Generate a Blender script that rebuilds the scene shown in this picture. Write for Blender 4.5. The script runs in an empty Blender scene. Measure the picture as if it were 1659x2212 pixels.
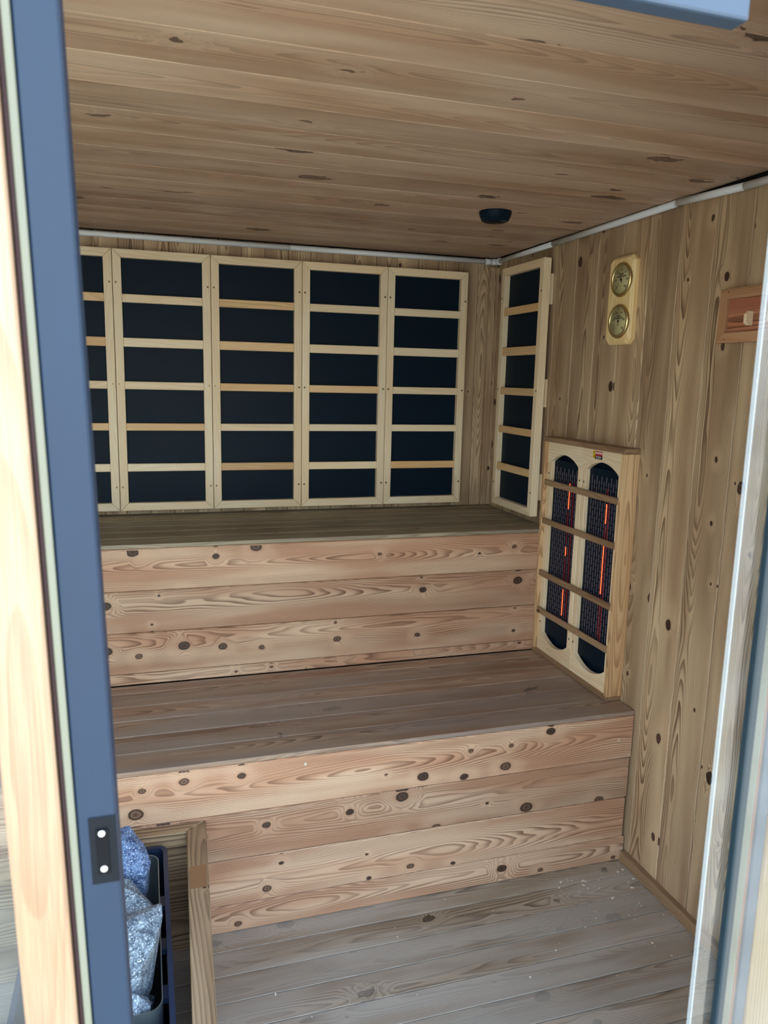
import bpy, bmesh, math, random
from mathutils import Vector, Matrix, noise
random.seed(7)
S = bpy.context.scene
C = S.collection

# ------------------------------------------------------------------ camera
cam_d = bpy.data.cameras.new('camera'); cam = bpy.data.objects.new('camera', cam_d); C.objects.link(cam)
CX, CY, CZ, YAW, PITCH, ROLL, FPX = -1.4617, -3.1157, 1.5362, 0.3034, -0.1720, 0.0235, 1657.96
sy, cy_, sp, cp = math.sin(YAW), math.cos(YAW), math.sin(PITCH), math.cos(PITCH)
fwd = Vector((sy*cp, cy_*cp, sp)); rgt = Vector((cy_, -sy, 0)); upv = rgt.cross(fwd)
r2 = rgt*math.cos(ROLL)+upv*math.sin(ROLL); u2 = upv*math.cos(ROLL)-rgt*math.sin(ROLL)
M = Matrix((r2, u2, -fwd)).transposed().to_4x4(); M.translation = (CX, CY, CZ)
cam.matrix_world = M
cam_d.sensor_fit = 'HORIZONTAL'; cam_d.sensor_width = 36.0; cam_d.lens = 36.0*FPX/1659.0
cam_d.clip_start = 0.02
cam_d.dof.use_dof = True; cam_d.dof.focus_distance = 2.4; cam_d.dof.aperture_fstop = 11.0
S.camera = cam

# ------------------------------------------------------------------ world, sun, exposure
w = bpy.data.worlds.new('sky'); S.world = w; w.use_nodes = True
nt = w.node_tree; bg = nt.nodes['Background']
tc = nt.nodes.new('ShaderNodeTexCoord'); sx = nt.nodes.new('ShaderNodeSeparateXYZ'); cr = nt.nodes.new('ShaderNodeValToRGB')
nt.links.new(tc.outputs['Generated'], sx.inputs[0])
mr = nt.nodes.new('ShaderNodeMapRange'); mr.inputs[1].default_value = -1; mr.inputs[2].default_value = 1
nt.links.new(sx.outputs[2], mr.inputs[0]); nt.links.new(mr.outputs[0], cr.inputs[0])
e = cr.color_ramp.elements
e[0].position = 0.0; e[0].color = (0.42, 0.40, 0.36, 1)
e[1].position = 1.0; e[1].color = (0.42, 0.62, 1.0, 1)
x = e.new(0.49); x.color = (0.50, 0.50, 0.46, 1)
x = e.new(0.52); x.color = (0.92, 0.97, 1.0, 1)
x = e.new(0.70); x.color = (0.72, 0.85, 1.0, 1)
nt.links.new(cr.outputs[0], bg.inputs[0]); bg.inputs[1].default_value = 2.6

sun_d = bpy.data.lights.new('sun', 'SUN'); sun_d.energy = 5.0; sun_d.angle = math.radians(1.5); sun_d.color = (1.0, 0.93, 0.82)
sun = bpy.data.objects.new('sun', sun_d); C.objects.link(sun)
sun.rotation_euler = Vector((-0.25, -0.75, -0.95)).to_track_quat('-Z', 'Y').to_euler()

S.view_settings.view_transform = 'Standard'; S.view_settings.look = 'None'
S.view_settings.gamma = 1.0; S.view_settings.use_curve_mapping = False
S.view_settings.exposure = 1.22

# ------------------------------------------------------------------ materials
def srgb(r, g, b):
    f = lambda c: ((c/255.0)/12.92 if c/255.0 <= 0.04045 else ((c/255.0+0.055)/1.055)**2.4)
    return (f(r), f(g), f(b), 1)

class NB:
    def __init__(s, name):
        s.m = bpy.data.materials.new(name); s.m.use_nodes = True
        s.t = s.m.node_tree; s.b = s.t.nodes['Principled BSDF']; s.out = s.t.nodes['Material Output']
    def lk(s, a, b):
        if isinstance(a, (int, float, tuple)): b.default_value = a
        else: s.t.links.new(a, b)
    def n(s, typ, **k):
        o = s.t.nodes.new(typ)
        for a, v in k.items(): setattr(o, a, v)
        return o
    def math(s, op, a, b=0.0, c=0.0, clamp=False):
        o = s.n('ShaderNodeMath', operation=op, use_clamp=clamp)
        s.lk(a, o.inputs[0]); s.lk(b, o.inputs[1]); s.lk(c, o.inputs[2]); return o.outputs[0]
    def vec(s, x, y, z=0.0):
        o = s.n('ShaderNodeCombineXYZ'); s.lk(x, o.inputs[0]); s.lk(y, o.inputs[1]); s.lk(z, o.inputs[2]); return o.outputs[0]
    def noise(s, v, scale=1.0, detail=2.0, rough=0.5):
        o = s.n('ShaderNodeTexNoise'); s.lk(v, o.inputs['Vector']); o.inputs['Scale'].default_value = scale
        o.inputs['Detail'].default_value = detail; o.inputs['Roughness'].default_value = rough; return o.outputs[0]
    def sstep(s, v, a, b, c=0.0, d=1.0):
        o = s.n('ShaderNodeMapRange', interpolation_type='SMOOTHSTEP')
        s.lk(v, o.inputs[0]); s.lk(a, o.inputs[1]); s.lk(b, o.inputs[2]); o.inputs[3].default_value = c; o.inputs[4].default_value = d
        return o.outputs[0]
    def mix(s, f, a, b, mode='MIX'):
        o = s.n('ShaderNodeMix', data_type='RGBA', blend_type=mode)
        s.lk(f, o.inputs[0]); s.lk(a, o.inputs[6]); s.lk(b, o.inputs[7]); return o.outputs[2]

def wood(name, light, dark, warm, knot_col=(60, 40, 28), density=0.45, spacing=0.0045, ring=0.55, S_u=7.0, S_v=9.0,
         kr=0.010, rough=0.55, tint=0.16, fiber=0.10, worn=None, worn_amt=0.0, zbase=0.02, halo=0.5, knot_op=1.0, knot_jit=0.05):
    """flat-sawn softwood: growth rings cut by the board face, bent round the knots, fine fibres, board to board tone"""
    k = NB(name)
    uv = k.n('ShaderNodeUVMap', uv_map='UVMap').outputs[0]; lc = k.n('ShaderNodeUVMap', uv_map='Board').outputs[0]
    a = k.n('ShaderNodeSeparateXYZ'); k.lk(uv, a.inputs[0]); U, V = a.outputs[0], a.outputs[1]
    b = k.n('ShaderNodeSeparateXYZ'); k.lk(lc, b.inputs[0]); VC = b.outputs[1]
    at = k.n('ShaderNodeVertexColor', layer_name='tint').outputs[0]
    ats = k.n('ShaderNodeSeparateColor'); k.lk(at, ats.inputs[0]); T1, T2 = ats.outputs[0], ats.outputs[1]
    vo = k.n('ShaderNodeTexVoronoi', voronoi_dimensions='2D', feature='F1'); vo.inputs['Scale'].default_value = 1.0
    jit = k.noise(k.vec(k.math('MULTIPLY', U, 40.0), k.math('MULTIPLY', V, 40.0)), 1.0, 1.0)
    jj = k.math('MULTIPLY', k.math('SUBTRACT', jit, 0.5), knot_jit)
    vv = k.vec(k.math('ADD', k.math('MULTIPLY', U, S_u), jj), k.math('ADD', k.math('MULTIPLY', V, S_v), jj))
    k.lk(vv, vo.inputs['Vector'])
    ve = k.n('ShaderNodeTexVoronoi', voronoi_dimensions='2D', feature='DISTANCE_TO_EDGE'); ve.inputs['Scale'].default_value = 1.0
    k.lk(vv, ve.inputs['Vector']); fade = k.sstep(ve.outputs['Distance'], 0.0, 0.22)
    vo.inputs['Randomness'].default_value = 0.85; ve.inputs['Randomness'].default_value = 0.85
    d = k.math('DIVIDE', vo.outputs['Distance'], S_v)
    vc = k.n('ShaderNodeSeparateColor'); k.lk(vo.outputs['Color'], vc.inputs[0])
    has = k.math('LESS_THAN', vc.outputs[0], density)
    r = k.math('ADD', k.math('MULTIPLY', k.math('MULTIPLY', vc.outputs[1], vc.outputs[1]), kr), kr*0.30)
    q = k.math('DIVIDE', d, r)                                             # distance in knot radii
    disc = k.math('MULTIPLY', k.sstep(q, 1.0, 0.8, 0, 1), has)
    rim = k.math('MULTIPLY', k.math('MULTIPLY', k.sstep(q, 0.62, 0.85, 0, 1), k.sstep(q, 1.15, 0.95, 0, 1)), has)
    core = k.math('MULTIPLY', k.sstep(q, 0.45, 0.15, 0, 1), has)
    q2 = k.math('MULTIPLY', q, k.math('MULTIPLY', q, -0.16))
    bump = k.math('MULTIPLY', k.math('MULTIPLY', k.math('EXPONENT', q2), has), fade)
    hal = k.math('MULTIPLY', k.math('EXPONENT', k.math('MULTIPLY', q, -0.42)), k.math('MULTIPLY', has, fade))
    n1 = k.noise(k.vec(k.math('MULTIPLY', U, 2.2), k.math('MULTIPLY', V, 16.0)), 1.0, 2.0)
    nz = k.noise(k.vec(k.math('MULTIPLY', U, 0.9), k.math('MULTIPLY', T2, 37.0)), 1.0, 1.0)
    zz = k.math('ADD', k.math('MULTIPLY', nz, 0.10), zbase-0.03)
    vo2 = k.math('ADD', VC, k.math('MULTIPLY', k.math('SUBTRACT', T2, 0.5), 0.07))
    R = k.math('SQRT', k.math('ADD', k.math('MULTIPLY', vo2, vo2), k.math('MULTIPLY', zz, zz)))
    R = k.math('ADD', R, k.math('MULTIPLY', n1, 0.020))
    R = k.math('ADD', R, k.math('MULTIPLY', bump, k.math('MULTIPLY', r, 1.5)))
    ph = k.math('FRACT', k.math('DIVIDE', R, spacing))
    ringm = k.math('MULTIPLY', k.math('POWER', k.sstep(ph, 0.10, 0.90, 0, 1), 1.8), k.sstep(ph, 1.0, 0.93, 0, 1))
    fib = k.noise(k.vec(k.math('MULTIPLY', U, 9.0), k.math('MULTIPLY', V, 420.0)), 1.0, 2.0, 0.6)
    big = k.noise(k.vec(k.math('MULTIPLY', U, 1.6), k.math('MULTIPLY', V, 11.0)), 1.0, 2.0)
    amt = k.noise(k.vec(k.math('MULTIPLY', U, 1.3), k.math('MULTIPLY', V, 22.0), 5.0), 1.0, 1.0)
    amt = k.math('MULTIPLY', k.sstep(amt, 0.30, 0.68, 0.35, 1.0), ring)
    col = k.mix(k.sstep(big, 0.35, 0.65), light, warm)
    col = k.mix(k.math('MULTIPLY', ringm, amt), col, dark)
    col = k.mix(k.math('MULTIPLY', hal, halo), col, warm if halo > 0 else light)
    kc = srgb(*knot_col)
    kcl = (kc[0]*2.6, kc[1]*2.5, kc[2]*2.4, 1)
    kcd = (kc[0]*0.35, kc[1]*0.35, kc[2]*0.35, 1)
    glow = k.math('MULTIPLY', k.math('MULTIPLY', k.sstep(q, 1.0, 1.8, 0, 1), k.sstep(q, 6.5, 2.0, 0, 1)), k.math('MULTIPLY', has, fade))
    col = k.mix(k.math('MULTIPLY', glow, 0.30), col, light)  # whitish sheen around the knots, painted into the wood colour
    kq = k.math('FRACT', k.math('ADD', k.math('MULTIPLY', q, 3.2), k.math('MULTIPLY', jit, 0.8)))
    kk = k.mix(k.math('MULTIPLY', k.sstep(kq, 0.3, 0.8), 0.55), kcl, kc)
    tone = k.sstep(vc.outputs[2], 0.2, 0.9, 0.0, 0.75)
    kk = k.mix(tone, kk, kcd)
    col = k.mix(k.math('MULTIPLY', disc, knot_op), col, kk)
    col = k.mix(k.math('MULTIPLY', rim, 0.9*knot_op), col, kcd)
    col = k.mix(k.math('MULTIPLY', core, 0.6*knot_op), col, kcd)
    if worn:
        wn = k.noise(k.vec(k.math('MULTIPLY', U, 1.1), k.math('MULTIPLY', V, 7.0), 9.0), 1.0, 3.0, 0.6)
        col = k.mix(k.math('MULTIPLY', k.sstep(wn, 0.35, 0.62), worn_amt), col, worn)
    f2 = k.math('ADD', 1.0-fiber, k.math('MULTIPLY', fib, fiber*2))
    tn = k.math('ADD', 1.0-tint, k.math('MULTIPLY', T1, tint*2))
    mul = k.math('MULTIPLY', f2, tn)
    col = k.mix(1.0, col, k.vec(mul, mul, mul), 'MULTIPLY')
    k.lk(col, k.b.inputs['Base Color'])
    k.lk(k.math('ADD', rough-0.08, k.math('MULTIPLY', fib, 0.16)), k.b.inputs['Roughness'])
    k.b.inputs['Specular IOR Level'].default_value = 0.35
    bp = k.n('ShaderNodeBump'); bp.inputs['Strength'].default_value = 0.25; bp.inputs['Distance'].default_value = 0.001
    h = k.math('ADD', k.math('MULTIPLY', ringm, 0.6), k.math('ADD', fib, k.math('MULTIPLY', bump, 0.8)))
    k.lk(h, bp.inputs['Height']); k.lk(bp.outputs[0], k.b.inputs['Normal'])
    return k.m

def plain(name, col, rough=0.5, metal=0.0, spec=0.5, var=0.08, scale=8.0, stretch=(1, 1, 1), emit=None, es=0.0):
    k = NB(name)
    tcn = k.n('ShaderNodeTexCoord').outputs['Object']
    mp = k.n('ShaderNodeMapping'); k.lk(tcn, mp.inputs[0]); mp.inputs['Scale'].default_value = stretch
    n1 = k.noise(mp.outputs[0], scale, 4.0, 0.6)
    v = k.math('ADD', 1-var, k.math('MULTIPLY', n1, var*2))
    k.lk(k.mix(1.0, col, k.vec(v, v, v), 'MULTIPLY'), k.b.inputs['Base Color'])
    k.lk(k.math('ADD', rough-0.05, k.math('MULTIPLY', n1, 0.1)), k.b.inputs['Roughness'])
    k.b.inputs['Metallic'].default_value = metal; k.b.inputs['Specular IOR Level'].default_value = spec
    if emit: k.b.inputs['Emission Color'].default_value = emit; k.b.inputs['Emission Strength'].default_value = es
    return k.m

def glass_mat(name, tint=(0.93, 0.97, 0.96, 1), edge=False, diffuse_amt=0.05):
    k = NB(name); k.t.nodes.remove(k.b)
    tr = k.n('ShaderNodeBsdfTransparent'); tr.inputs[0].default_value = tint
    gl = k.n('ShaderNodeBsdfGlossy'); gl.inputs['Roughness'].default_value = 0.03
    fr = k.n('ShaderNodeFresnel'); fr.inputs[0].default_value = 1.5
    bf = k.math('SUBTRACT', 1.0, k.n('ShaderNodeNewGeometry').outputs['Backfacing'])
    mx = k.n('ShaderNodeMixShader'); k.lk(k.math('MULTIPLY', k.math('MULTIPLY', fr.outputs[0], bf), 1.3, clamp=True), mx.inputs[0]); k.lk(tr.outputs[0], mx.inputs[1]); k.lk(gl.outputs[0], mx.inputs[2])
    df = k.n('ShaderNodeBsdfDiffuse'); df.inputs[0].default_value = (0.75, 0.82, 0.85, 1)
    n1 = k.noise(k.n('ShaderNodeTexCoord').outputs['Object'], 9.0, 4.0, 0.65)  # noise varies a pale diffuse layer mixed over the clear glass
    m2 = k.n('ShaderNodeMixShader'); k.lk(k.sstep(n1, 0.35, 0.75, diffuse_amt*0.6, diffuse_amt*2.0) if not edge else 0.20, m2.inputs[0])
    k.lk(mx.outputs[0], m2.inputs[1]); k.lk(df.outputs[0], m2.inputs[2]); k.lk(m2.outputs[0], k.out.inputs[0])
    return k.m

W_pale2 = W_pale3 = None
W_riser = wood('cedar_riser', srgb(214, 184, 155), srgb(108, 72, 52), srgb(188, 146, 116), knot_col=(82, 64, 52), density=0.42, kr=0.0115, ring=0.85, S_u=7.5, S_v=10.0, zbase=0.03, spacing=0.0033)
W_top = wood('thermo_bench_top', srgb(190, 164, 140), srgb(90, 66, 52), srgb(160, 128, 106), knot_col=(56, 42, 34), density=0.35, kr=0.010, ring=0.8, S_u=3.0, S_v=8.0, worn=srgb(170, 160, 152), worn_amt=0.6, knot_op=0.85, knot_jit=0.3, tint=0.2, spacing=0.0038)
W_top2 = wood('thermo_bench_top_upper', srgb(182, 168, 142), srgb(82, 70, 56), srgb(150, 134, 110), knot_col=(48, 40, 32), density=0.35, kr=0.009, ring=0.8, S_u=2.6, S_v=8.0, worn=srgb(152, 146, 130), worn_amt=0.5, knot_op=0.8, knot_jit=0.3, tint=0.2)
W_floor = wood('thermo_floor', srgb(178, 162, 142), srgb(90, 74, 60), srgb(154, 138, 118), knot_col=(66, 54, 46), density=0.30, kr=0.014, ring=0.85, S_u=5.0, S_v=8.0, worn=srgb(188, 184, 176), worn_amt=0.7, knot_op=0.8, knot_jit=0.15, tint=0.14, spacing=0.004)
W_wall = wood('cedar_wall', srgb(212, 188, 152), srgb(96, 70, 48), srgb(180, 152, 120), knot_col=(64, 46, 36), density=0.42, kr=0.010, ring=0.9, S_u=6.0, S_v=9.0, tint=0.16, spacing=0.0037)
W_ceil = wood('thermo_ceiling', srgb(210, 186, 160), srgb(120, 94, 76), srgb(186, 154, 126), knot_col=(80, 64, 58), density=0.45, kr=0.017, ring=0.6, S_u=3.4, S_v=7.5, rough=0.45, tint=0.11, knot_op=0.8, knot_jit=0.22)
W_pale = wood('pale_basswood', srgb(244, 230, 198), srgb(206, 176, 132), srgb(238, 216, 178), density=0.0, ring=0.35, spacing=0.006, tint=0.07, fiber=0.05, rough=0.45, halo=0)
W_box = wood('heater_box_wood', srgb(222, 190, 146), srgb(140, 98, 62), srgb(200, 162, 118), density=0.06, ring=0.75, spacing=0.0045, tint=0.06)
W_brown = wood('brown_slat_wood', srgb(166, 138, 106), srgb(92, 70, 50), srgb(142, 114, 86), density=0.03, ring=0.6, tint=0.08)
W_gold = wood('golden_pine', srgb(252, 232, 178), srgb(212, 172, 108), srgb(244, 216, 156), density=0.0, ring=0.5, spacing=0.010, tint=0.02, rough=0.35, halo=0)
W_red = wood('red_cedar', srgb(196, 138, 106), srgb(110, 66, 48), srgb(178, 116, 86), density=0.0, ring=0.9, spacing=0.004, tint=0.03, halo=0)
W_frame = wood('rack_frame_wood', srgb(196, 156, 118), srgb(126, 90, 62), srgb(178, 136, 98), density=0.0, ring=0.6, spacing=0.004, tint=0.05, halo=0)
W_rail = wood('rail_wood', srgb(182, 156, 124), srgb(80, 60, 44), srgb(150, 124, 96), density=0.03, ring=0.95, spacing=0.0075, tint=0.06)
W_trim = wood('exterior_larch', srgb(168, 142, 116), srgb(122, 94, 70), srgb(152, 124, 96), density=0.0, ring=0.5, spacing=0.005, tint=0.04, fiber=0.35, halo=0)
W_ext = wood('exterior_knotty', srgb(128, 102, 70), srgb(82, 58, 36), srgb(110, 84, 54), density=0.35, ring=0.7)

M_film = plain('black_heating_film', srgb(9, 27, 42), 0.5, spec=0.12, var=0.12, scale=3)
M_navy = plain('black_painted_frame', srgb(24, 43, 63), 0.5, spec=0.35, var=0.22, scale=14, stretch=(1, 1, 0.35))
M_black = plain('black_metal', srgb(6, 14, 22), 0.5, spec=0.2, var=0.15)
M_stove = plain('blue_black_stove_enamel', srgb(34, 48, 74), 0.35, spec=0.5, var=0.15)
M_liner = plain('galvanised_steel', srgb(150, 165, 172), 0.35, metal=0.85, var=0.12)
M_dark = plain('dark_void', srgb(12, 14, 16), 0.9, var=0.1)
M_pvc = plain('grey_white_plastic', srgb(228, 234, 238), 0.4, var=0.04)
M_grey = plain('blue_grey_painted_metal', srgb(52, 70, 90), 0.5, var=0.08)
M_brass = plain('brass', srgb(214, 198, 140), 0.3, metal=1.0, var=0.06)
M_dial = plain('champagne_dial', srgb(206, 192, 140), 0.5, metal=0.0, var=0.08)
M_ink = plain('dial_ink', srgb(28, 26, 22), 0.5, var=0.02)
M_screw = plain('screw_steel', srgb(150, 130, 96), 0.35, metal=0.8, var=0.1)
M_zinc = plain('zinc_screw', srgb(215, 225, 215), 0.35, metal=0.3, var=0.1)
M_hole = plain('dark_screw_recess', srgb(34, 24, 18), 0.7, var=0.1)
M_groove = plain('purple_brown_seal', srgb(70, 50, 52), 0.7, var=0.1)
M_sage = plain('pale_sage_edge', srgb(112, 114, 98), 0.6, var=0.15, stretch=(1, 1, .3))
M_slot = plain('grille_slot_metal', srgb(100, 92, 102), 0.45, metal=0.2, var=0.25, scale=60)
M_hot = plain('glowing_element', srgb(90, 10, 5), 0.5, emit=(1.0, 0.07, 0.02, 1), es=2.2)
M_warmrod = plain('dull_red_element', srgb(60, 8, 8), 0.5, emit=(0.5, 0.01, 0.02, 1), es=0.10)
M_yel = plain('label_yellow', srgb(235, 205, 30), 0.5, var=0.02)
M_redl = plain('label_red', srgb(180, 30, 45), 0.5, var=0.02)
M_blk = plain('label_black', srgb(6, 8, 12), 0.6, spec=0.15, var=0.02)
M_white = plain('white_print', srgb(240, 238, 232), 0.5, var=0.02)
M_glass = glass_mat('clear_glass', diffuse_amt=0.018); M_gedge = glass_mat('polished_glass_edge', edge=True)
M_wglass = glass_mat('window_glass', diffuse_amt=0.03)
M_teal = plain('dark_teal_handle', srgb(6, 34, 44), 0.35, var=0.3, scale=3)
M_concrete = plain('deck_ground', srgb(196, 184, 164), 0.8, var=0.15, scale=3)
M_crumb = plain('pale_crumbs', srgb(235, 228, 214), 0.8, var=0.1)
M_orange = plain('orange_stain_wood', srgb(150, 112, 78), 0.6, var=0.1)

def rock_mat(nm, c1, c2, c3):
    k = NB(nm)
    o = k.n('ShaderNodeTexCoord').outputs['Object']
    oi = k.n('ShaderNodeObjectInfo').outputs['Random']
    n1 = k.noise(o, 70.0, 5.0, 0.7); n2 = k.noise(o, 260.0, 2.0, 0.6); n3 = k.noise(o, 14.0, 2.0)
    c = k.mix(k.sstep(n1, 0.40, 0.60), c1, c2)
    c = k.mix(k.sstep(n2, 0.52, 0.66), c, c3)
    c = k.mix(k.math('MULTIPLY', k.sstep(n3, 0.45, 0.65), 0.5), c, (c1[0]*.8, c1[1]*.8, c1[2]*.8, 1))
    k.lk(c, k.b.inputs['Base Color']); k.b.inputs['Roughness'].default_value = 0.7
    bp = k.n('ShaderNodeBump'); bp.inputs['Strength'].default_value = 0.9; bp.inputs['Distance'].default_value = 0.004
    k.lk(n1, bp.inputs['Height']); k.lk(bp.outputs[0], k.b.inputs['Normal']); return k.m
M_rock = rock_mat('grey_rock', srgb(76, 92, 110), srgb(138, 156, 172), srgb(214, 226, 234))
M_rock_bluelit = rock_mat('blue_lit_rock', srgb(50, 74, 118), srgb(106, 134, 176), srgb(186, 204, 230))  # bluish light falling on the far rock, put into its colour

# ------------------------------------------------------------------ mesh helpers
class MB:
    """collects prisms; every prism is one board: own random grain offset and tone"""
    def __init__(s):
        s.bm = bmesh.new(); s.uv = s.bm.loops.layers.uv.new('UVMap'); s.lc = s.bm.loops.layers.uv.new('Board')
        s.ct = s.bm.loops.layers.color.new('tint'); s.mi = 0
    def _finish(s, faces, grain, seed=None):
        rr = random.Random(seed) if seed is not None else random
        ou, ov, t1, t2 = rr.uniform(0, 60), rr.uniform(0, 60), rr.random(), rr.random()
        g = Vector(grain).normalized()
        vs = {v for f in faces for v in f.verts}
        c = sum((v.co for v in vs), Vector())/max(1, len(vs))
        for f in faces:
            f.normal_update(); n = f.normal; f.material_index = s.mi
            if abs(n.dot(g)) > 0.75:
                a = g.orthogonal().normalized(); b = g.cross(a)
            else:
                a = g; b = n.cross(g)
                if b.length < 1e-6: b = g.orthogonal()
                b.normalize()
            for l in f.loops:
                p = l.vert.co-c
                l[s.uv].uv = (p.dot(a)+ou, p.dot(b)+ov); l[s.lc].uv = (p.dot(a), p.dot(b)); l[s.ct] = (t1, t2, 0, 1)
    def prism(s, pts, ext, grain=None, bevel=0.0, seg=1, seed=None):
        pts = [Vector(p) for p in pts]; ext = Vector(ext)
        t = bmesh.new()
        a = [t.verts.new(p) for p in pts]; b = [t.verts.new(p+ext) for p in pts]; n = len(pts)
        t.faces.new(a[::-1]); t.faces.new(b)
        for i in range(n): t.faces.new((a[i], a[(i+1) % n], b[(i+1) % n], b[i]))
        bmesh.ops.recalc_face_normals(t, faces=t.faces)
        if bevel > 0: bmesh.ops.bevel(t, geom=list(t.edges), offset=bevel, segments=seg, affect='EDGES', profile=0.5)
        s.absorb(t, grain or ext, seed); return s
    def absorb(s, t, grain=(0, 0, 1), seed=None, mat=None):
        mp = {}
        fs = []
        for v in t.verts: mp[v] = s.bm.verts.new(v.co if mat is None else mat @ v.co)
        for f in t.faces:
            try: nf = s.bm.faces.new([mp[v] for v in f.verts]); nf.smooth = f.smooth; fs.append(nf)
            except ValueError: pass
        t.free(); s._finish(fs, grain, seed)
    def box(s, lo, hi, grain='x', bevel=0.0, seg=1, seed=None):
        g = {'x': (1, 0, 0), 'y': (0, 1, 0), 'z': (0, 0, 1)}[grain]
        (x0, y0, z0), (x1, y1, z1) = lo, hi
        return s.prism([(x0, y0, z0), (x1, y0, z0), (x1, y1, z0), (x0, y1, z0)], (0, 0, z1-z0), g, bevel, seg, seed)
    def tube(s, p, q, r, n=20, r2=None, grain=None):
        p, q = Vector(p), Vector(q); d = (q-p); L = d.length
        t = bmesh.new(); bmesh.ops.create_cone(t, cap_ends=True, segments=n, radius1=r, radius2=r if r2 is None else r2, depth=L)
        for f in t.faces: f.smooth = len(f.verts) == 4
        m = Matrix.Translation((p+q)/2) @ d.to_track_quat('Z', 'Y').to_matrix().to_4x4()
        s.absorb(t, grain or d, None, m); return s
    def lathe(s, prof, center, axis=(0, 0, 1), n=48):
        t = bmesh.new(); rings = []
        for (r, h) in prof:
            rings.append([t.verts.new((r*math.cos(2*math.pi*i/n), r*math.sin(2*math.pi*i/n), h)) for i in range(n)] if r > 1e-6 else [t.verts.new((0, 0, h))])
        for a, b in zip(rings, rings[1:]):
            for i in range(n):
                j = (i+1) % n
                if len(a) == 1 and len(b) == 1: continue
                if len(a) == 1: f = t.faces.new((a[0], b[i], b[j]))
                elif len(b) == 1: f = t.faces.new((a[i], a[j], b[0]))
                else: f = t.faces.new((a[i], a[j], b[j], b[i]))
                f.smooth = True
        bmesh.ops.recalc_face_normals(t, faces=t.faces)
        m = Matrix.Translation(center) @ Vector(axis).to_track_quat('Z', 'Y').to_matrix().to_4x4()
        s.absorb(t, axis, None, m); return s
    def build(s, name, mats, parent=None, origin=None):
        if not isinstance(mats, (list, tuple)): mats = [mats]
        bm = s.bm
        if parent is not None:
            o0 = Vector(parent['_w']); org = o0
        elif origin is not None: org = Vector(origin)
        else:
            vs = [v.co for v in bm.verts]
            org = Vector(((min(v.x for v in vs)+max(v.x for v in vs))/2, (min(v.y for v in vs)+max(v.y for v in vs))/2, min(v.z for v in vs)))
        for v in bm.verts: v.co -= org
        me = bpy.data.meshes.new(name); bm.to_mesh(me); bm.free()
        for m in mats: me.materials.append(m)
        o = bpy.data.objects.new(name, me); C.objects.link(o)
        WPOS[o.name] = org.copy()
        if parent is not None: o.parent = parent; o['_w'] = tuple(org)
        else: o.location = org; o['_w'] = tuple(org)
        return o
WPOS = {}
def tag(o, label=None, cat=None, group=None, kind=None):
    if label: o['label'] = label
    if cat: o['category'] = cat
    if group: o['group'] = group
    if kind: o['kind'] = kind
    return o
def empty(name, loc, label=None, cat=None, group=None, kind=None):
    o = bpy.data.objects.new(name, None); C.objects.link(o); o.location = loc; o['_w'] = tuple(loc); o.empty_display_size = 0.05
    return tag(o, label, cat, group, kind)

HC, Z2, Z1, Y2, Y1 = 2.05, 0.9923, 0.5174, -0.5821, -1.1718
XL, YF = -2.35, -2.42

# ------------------------------------------------------------------ room shell
mb = MB()
mb.box((XL-0.06, -0.03, -0.08), (0.08, 0.06, HC+0.03), 'z')
mb.mi = 1
xx = 0.0; k = 0
while xx > XL+0.01:
    mb.box((max(xx-0.1375, XL), -0.0, 0.0), (xx, -0.012+0.012*0, HC-0.004), 'z') if False else mb.box((max(xx-0.0895, XL), -0.012, 0), (xx, 0.0, HC-0.004), 'z', 0.003)
    xx -= 0.0905
# move backing behind the boards
o = mb.build('wall_back', [M_dark, W_wall]); tag(o, kind='structure')
for v in o.data.vertices:
    v.co.y += 0.012
# after shifting, board faces sit on y = 0; backing reaches y = -0.018 only behind benches -> flatten it
for p in o.data.polygons:
    if p.material_index == 0:
        for vi in p.vertices:
            wy = o.data.vertices[vi].co.y + o.location.y
            if wy < 0.004: o.data.vertices[vi].co.y = 0.004 - o.location.y

mb = MB()
mb.box((0.004, YF+0.047, -0.08), (0.08, 0.003, HC+0.016), 'z'); mb.mi = 1
ys = -1.1945 + 0.1385*9
while ys > YF+0.03:
    a, b = max(ys-0.1365, YF+0.03), min(ys, 0.0)
    if b > a+0.005: mb.box((0.0, a, 0), (0.012, b, HC-0.012), 'z', 0.0032)
    ys -= 0.1385
tag(mb.build('wall_right', [M_dark, W_wall]), kind='structure')

mb = MB()
mb.box((XL-0.06, YF+0.045, -0.08), (XL-0.006, 0.003, HC+0.016), 'z'); mb.mi = 1
ys = 0.0
while ys > YF+0.03:
    mb.box((XL-0.012, max(ys-0.1375, YF+.03), 0), (XL, ys, HC-0.006), 'z', 0.0028); ys -= 0.1385
tag(mb.build('wall_left', [M_dark, W_wall]), kind='structure')

mb = MB()
mb.box((XL-0.06, YF-0.05, HC+0.03), (0.08, 0.06, HC+0.10), 'x'); mb.mi = 1  # dark roof plate added above the boards to block light at the gap
ys = -1.1160+0.1395*8
while ys > YF:
    a, b = max(ys-0.1391, YF), min(ys, 0.0)
    if b > a+0.005: mb.box((XL, a, HC), (-0.014, b, HC+0.014), 'x', 0.0016)
    ys -= 0.1395
mb.mi = 0; mb.box((XL-0.06, YF, HC+0.015), (0.08, 0.06, HC+0.03), 'x')
tag(mb.build('ceiling', [M_dark, W_ceil]), kind='structure')

mb = MB()
mb.box((XL, YF, -0.08), (0.02, 0.02, -0.016), 'x'); mb.mi = 1
ys = -1.242+0.088
while ys > YF:
    mb.box((XL, max(ys-0.0861, YF), -0.016), (0.0, ys, 0.0), 'x', 0.0016); ys -= 0.088
tag(mb.build('floor', [M_dark, W_floor]), kind='structure')

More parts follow.
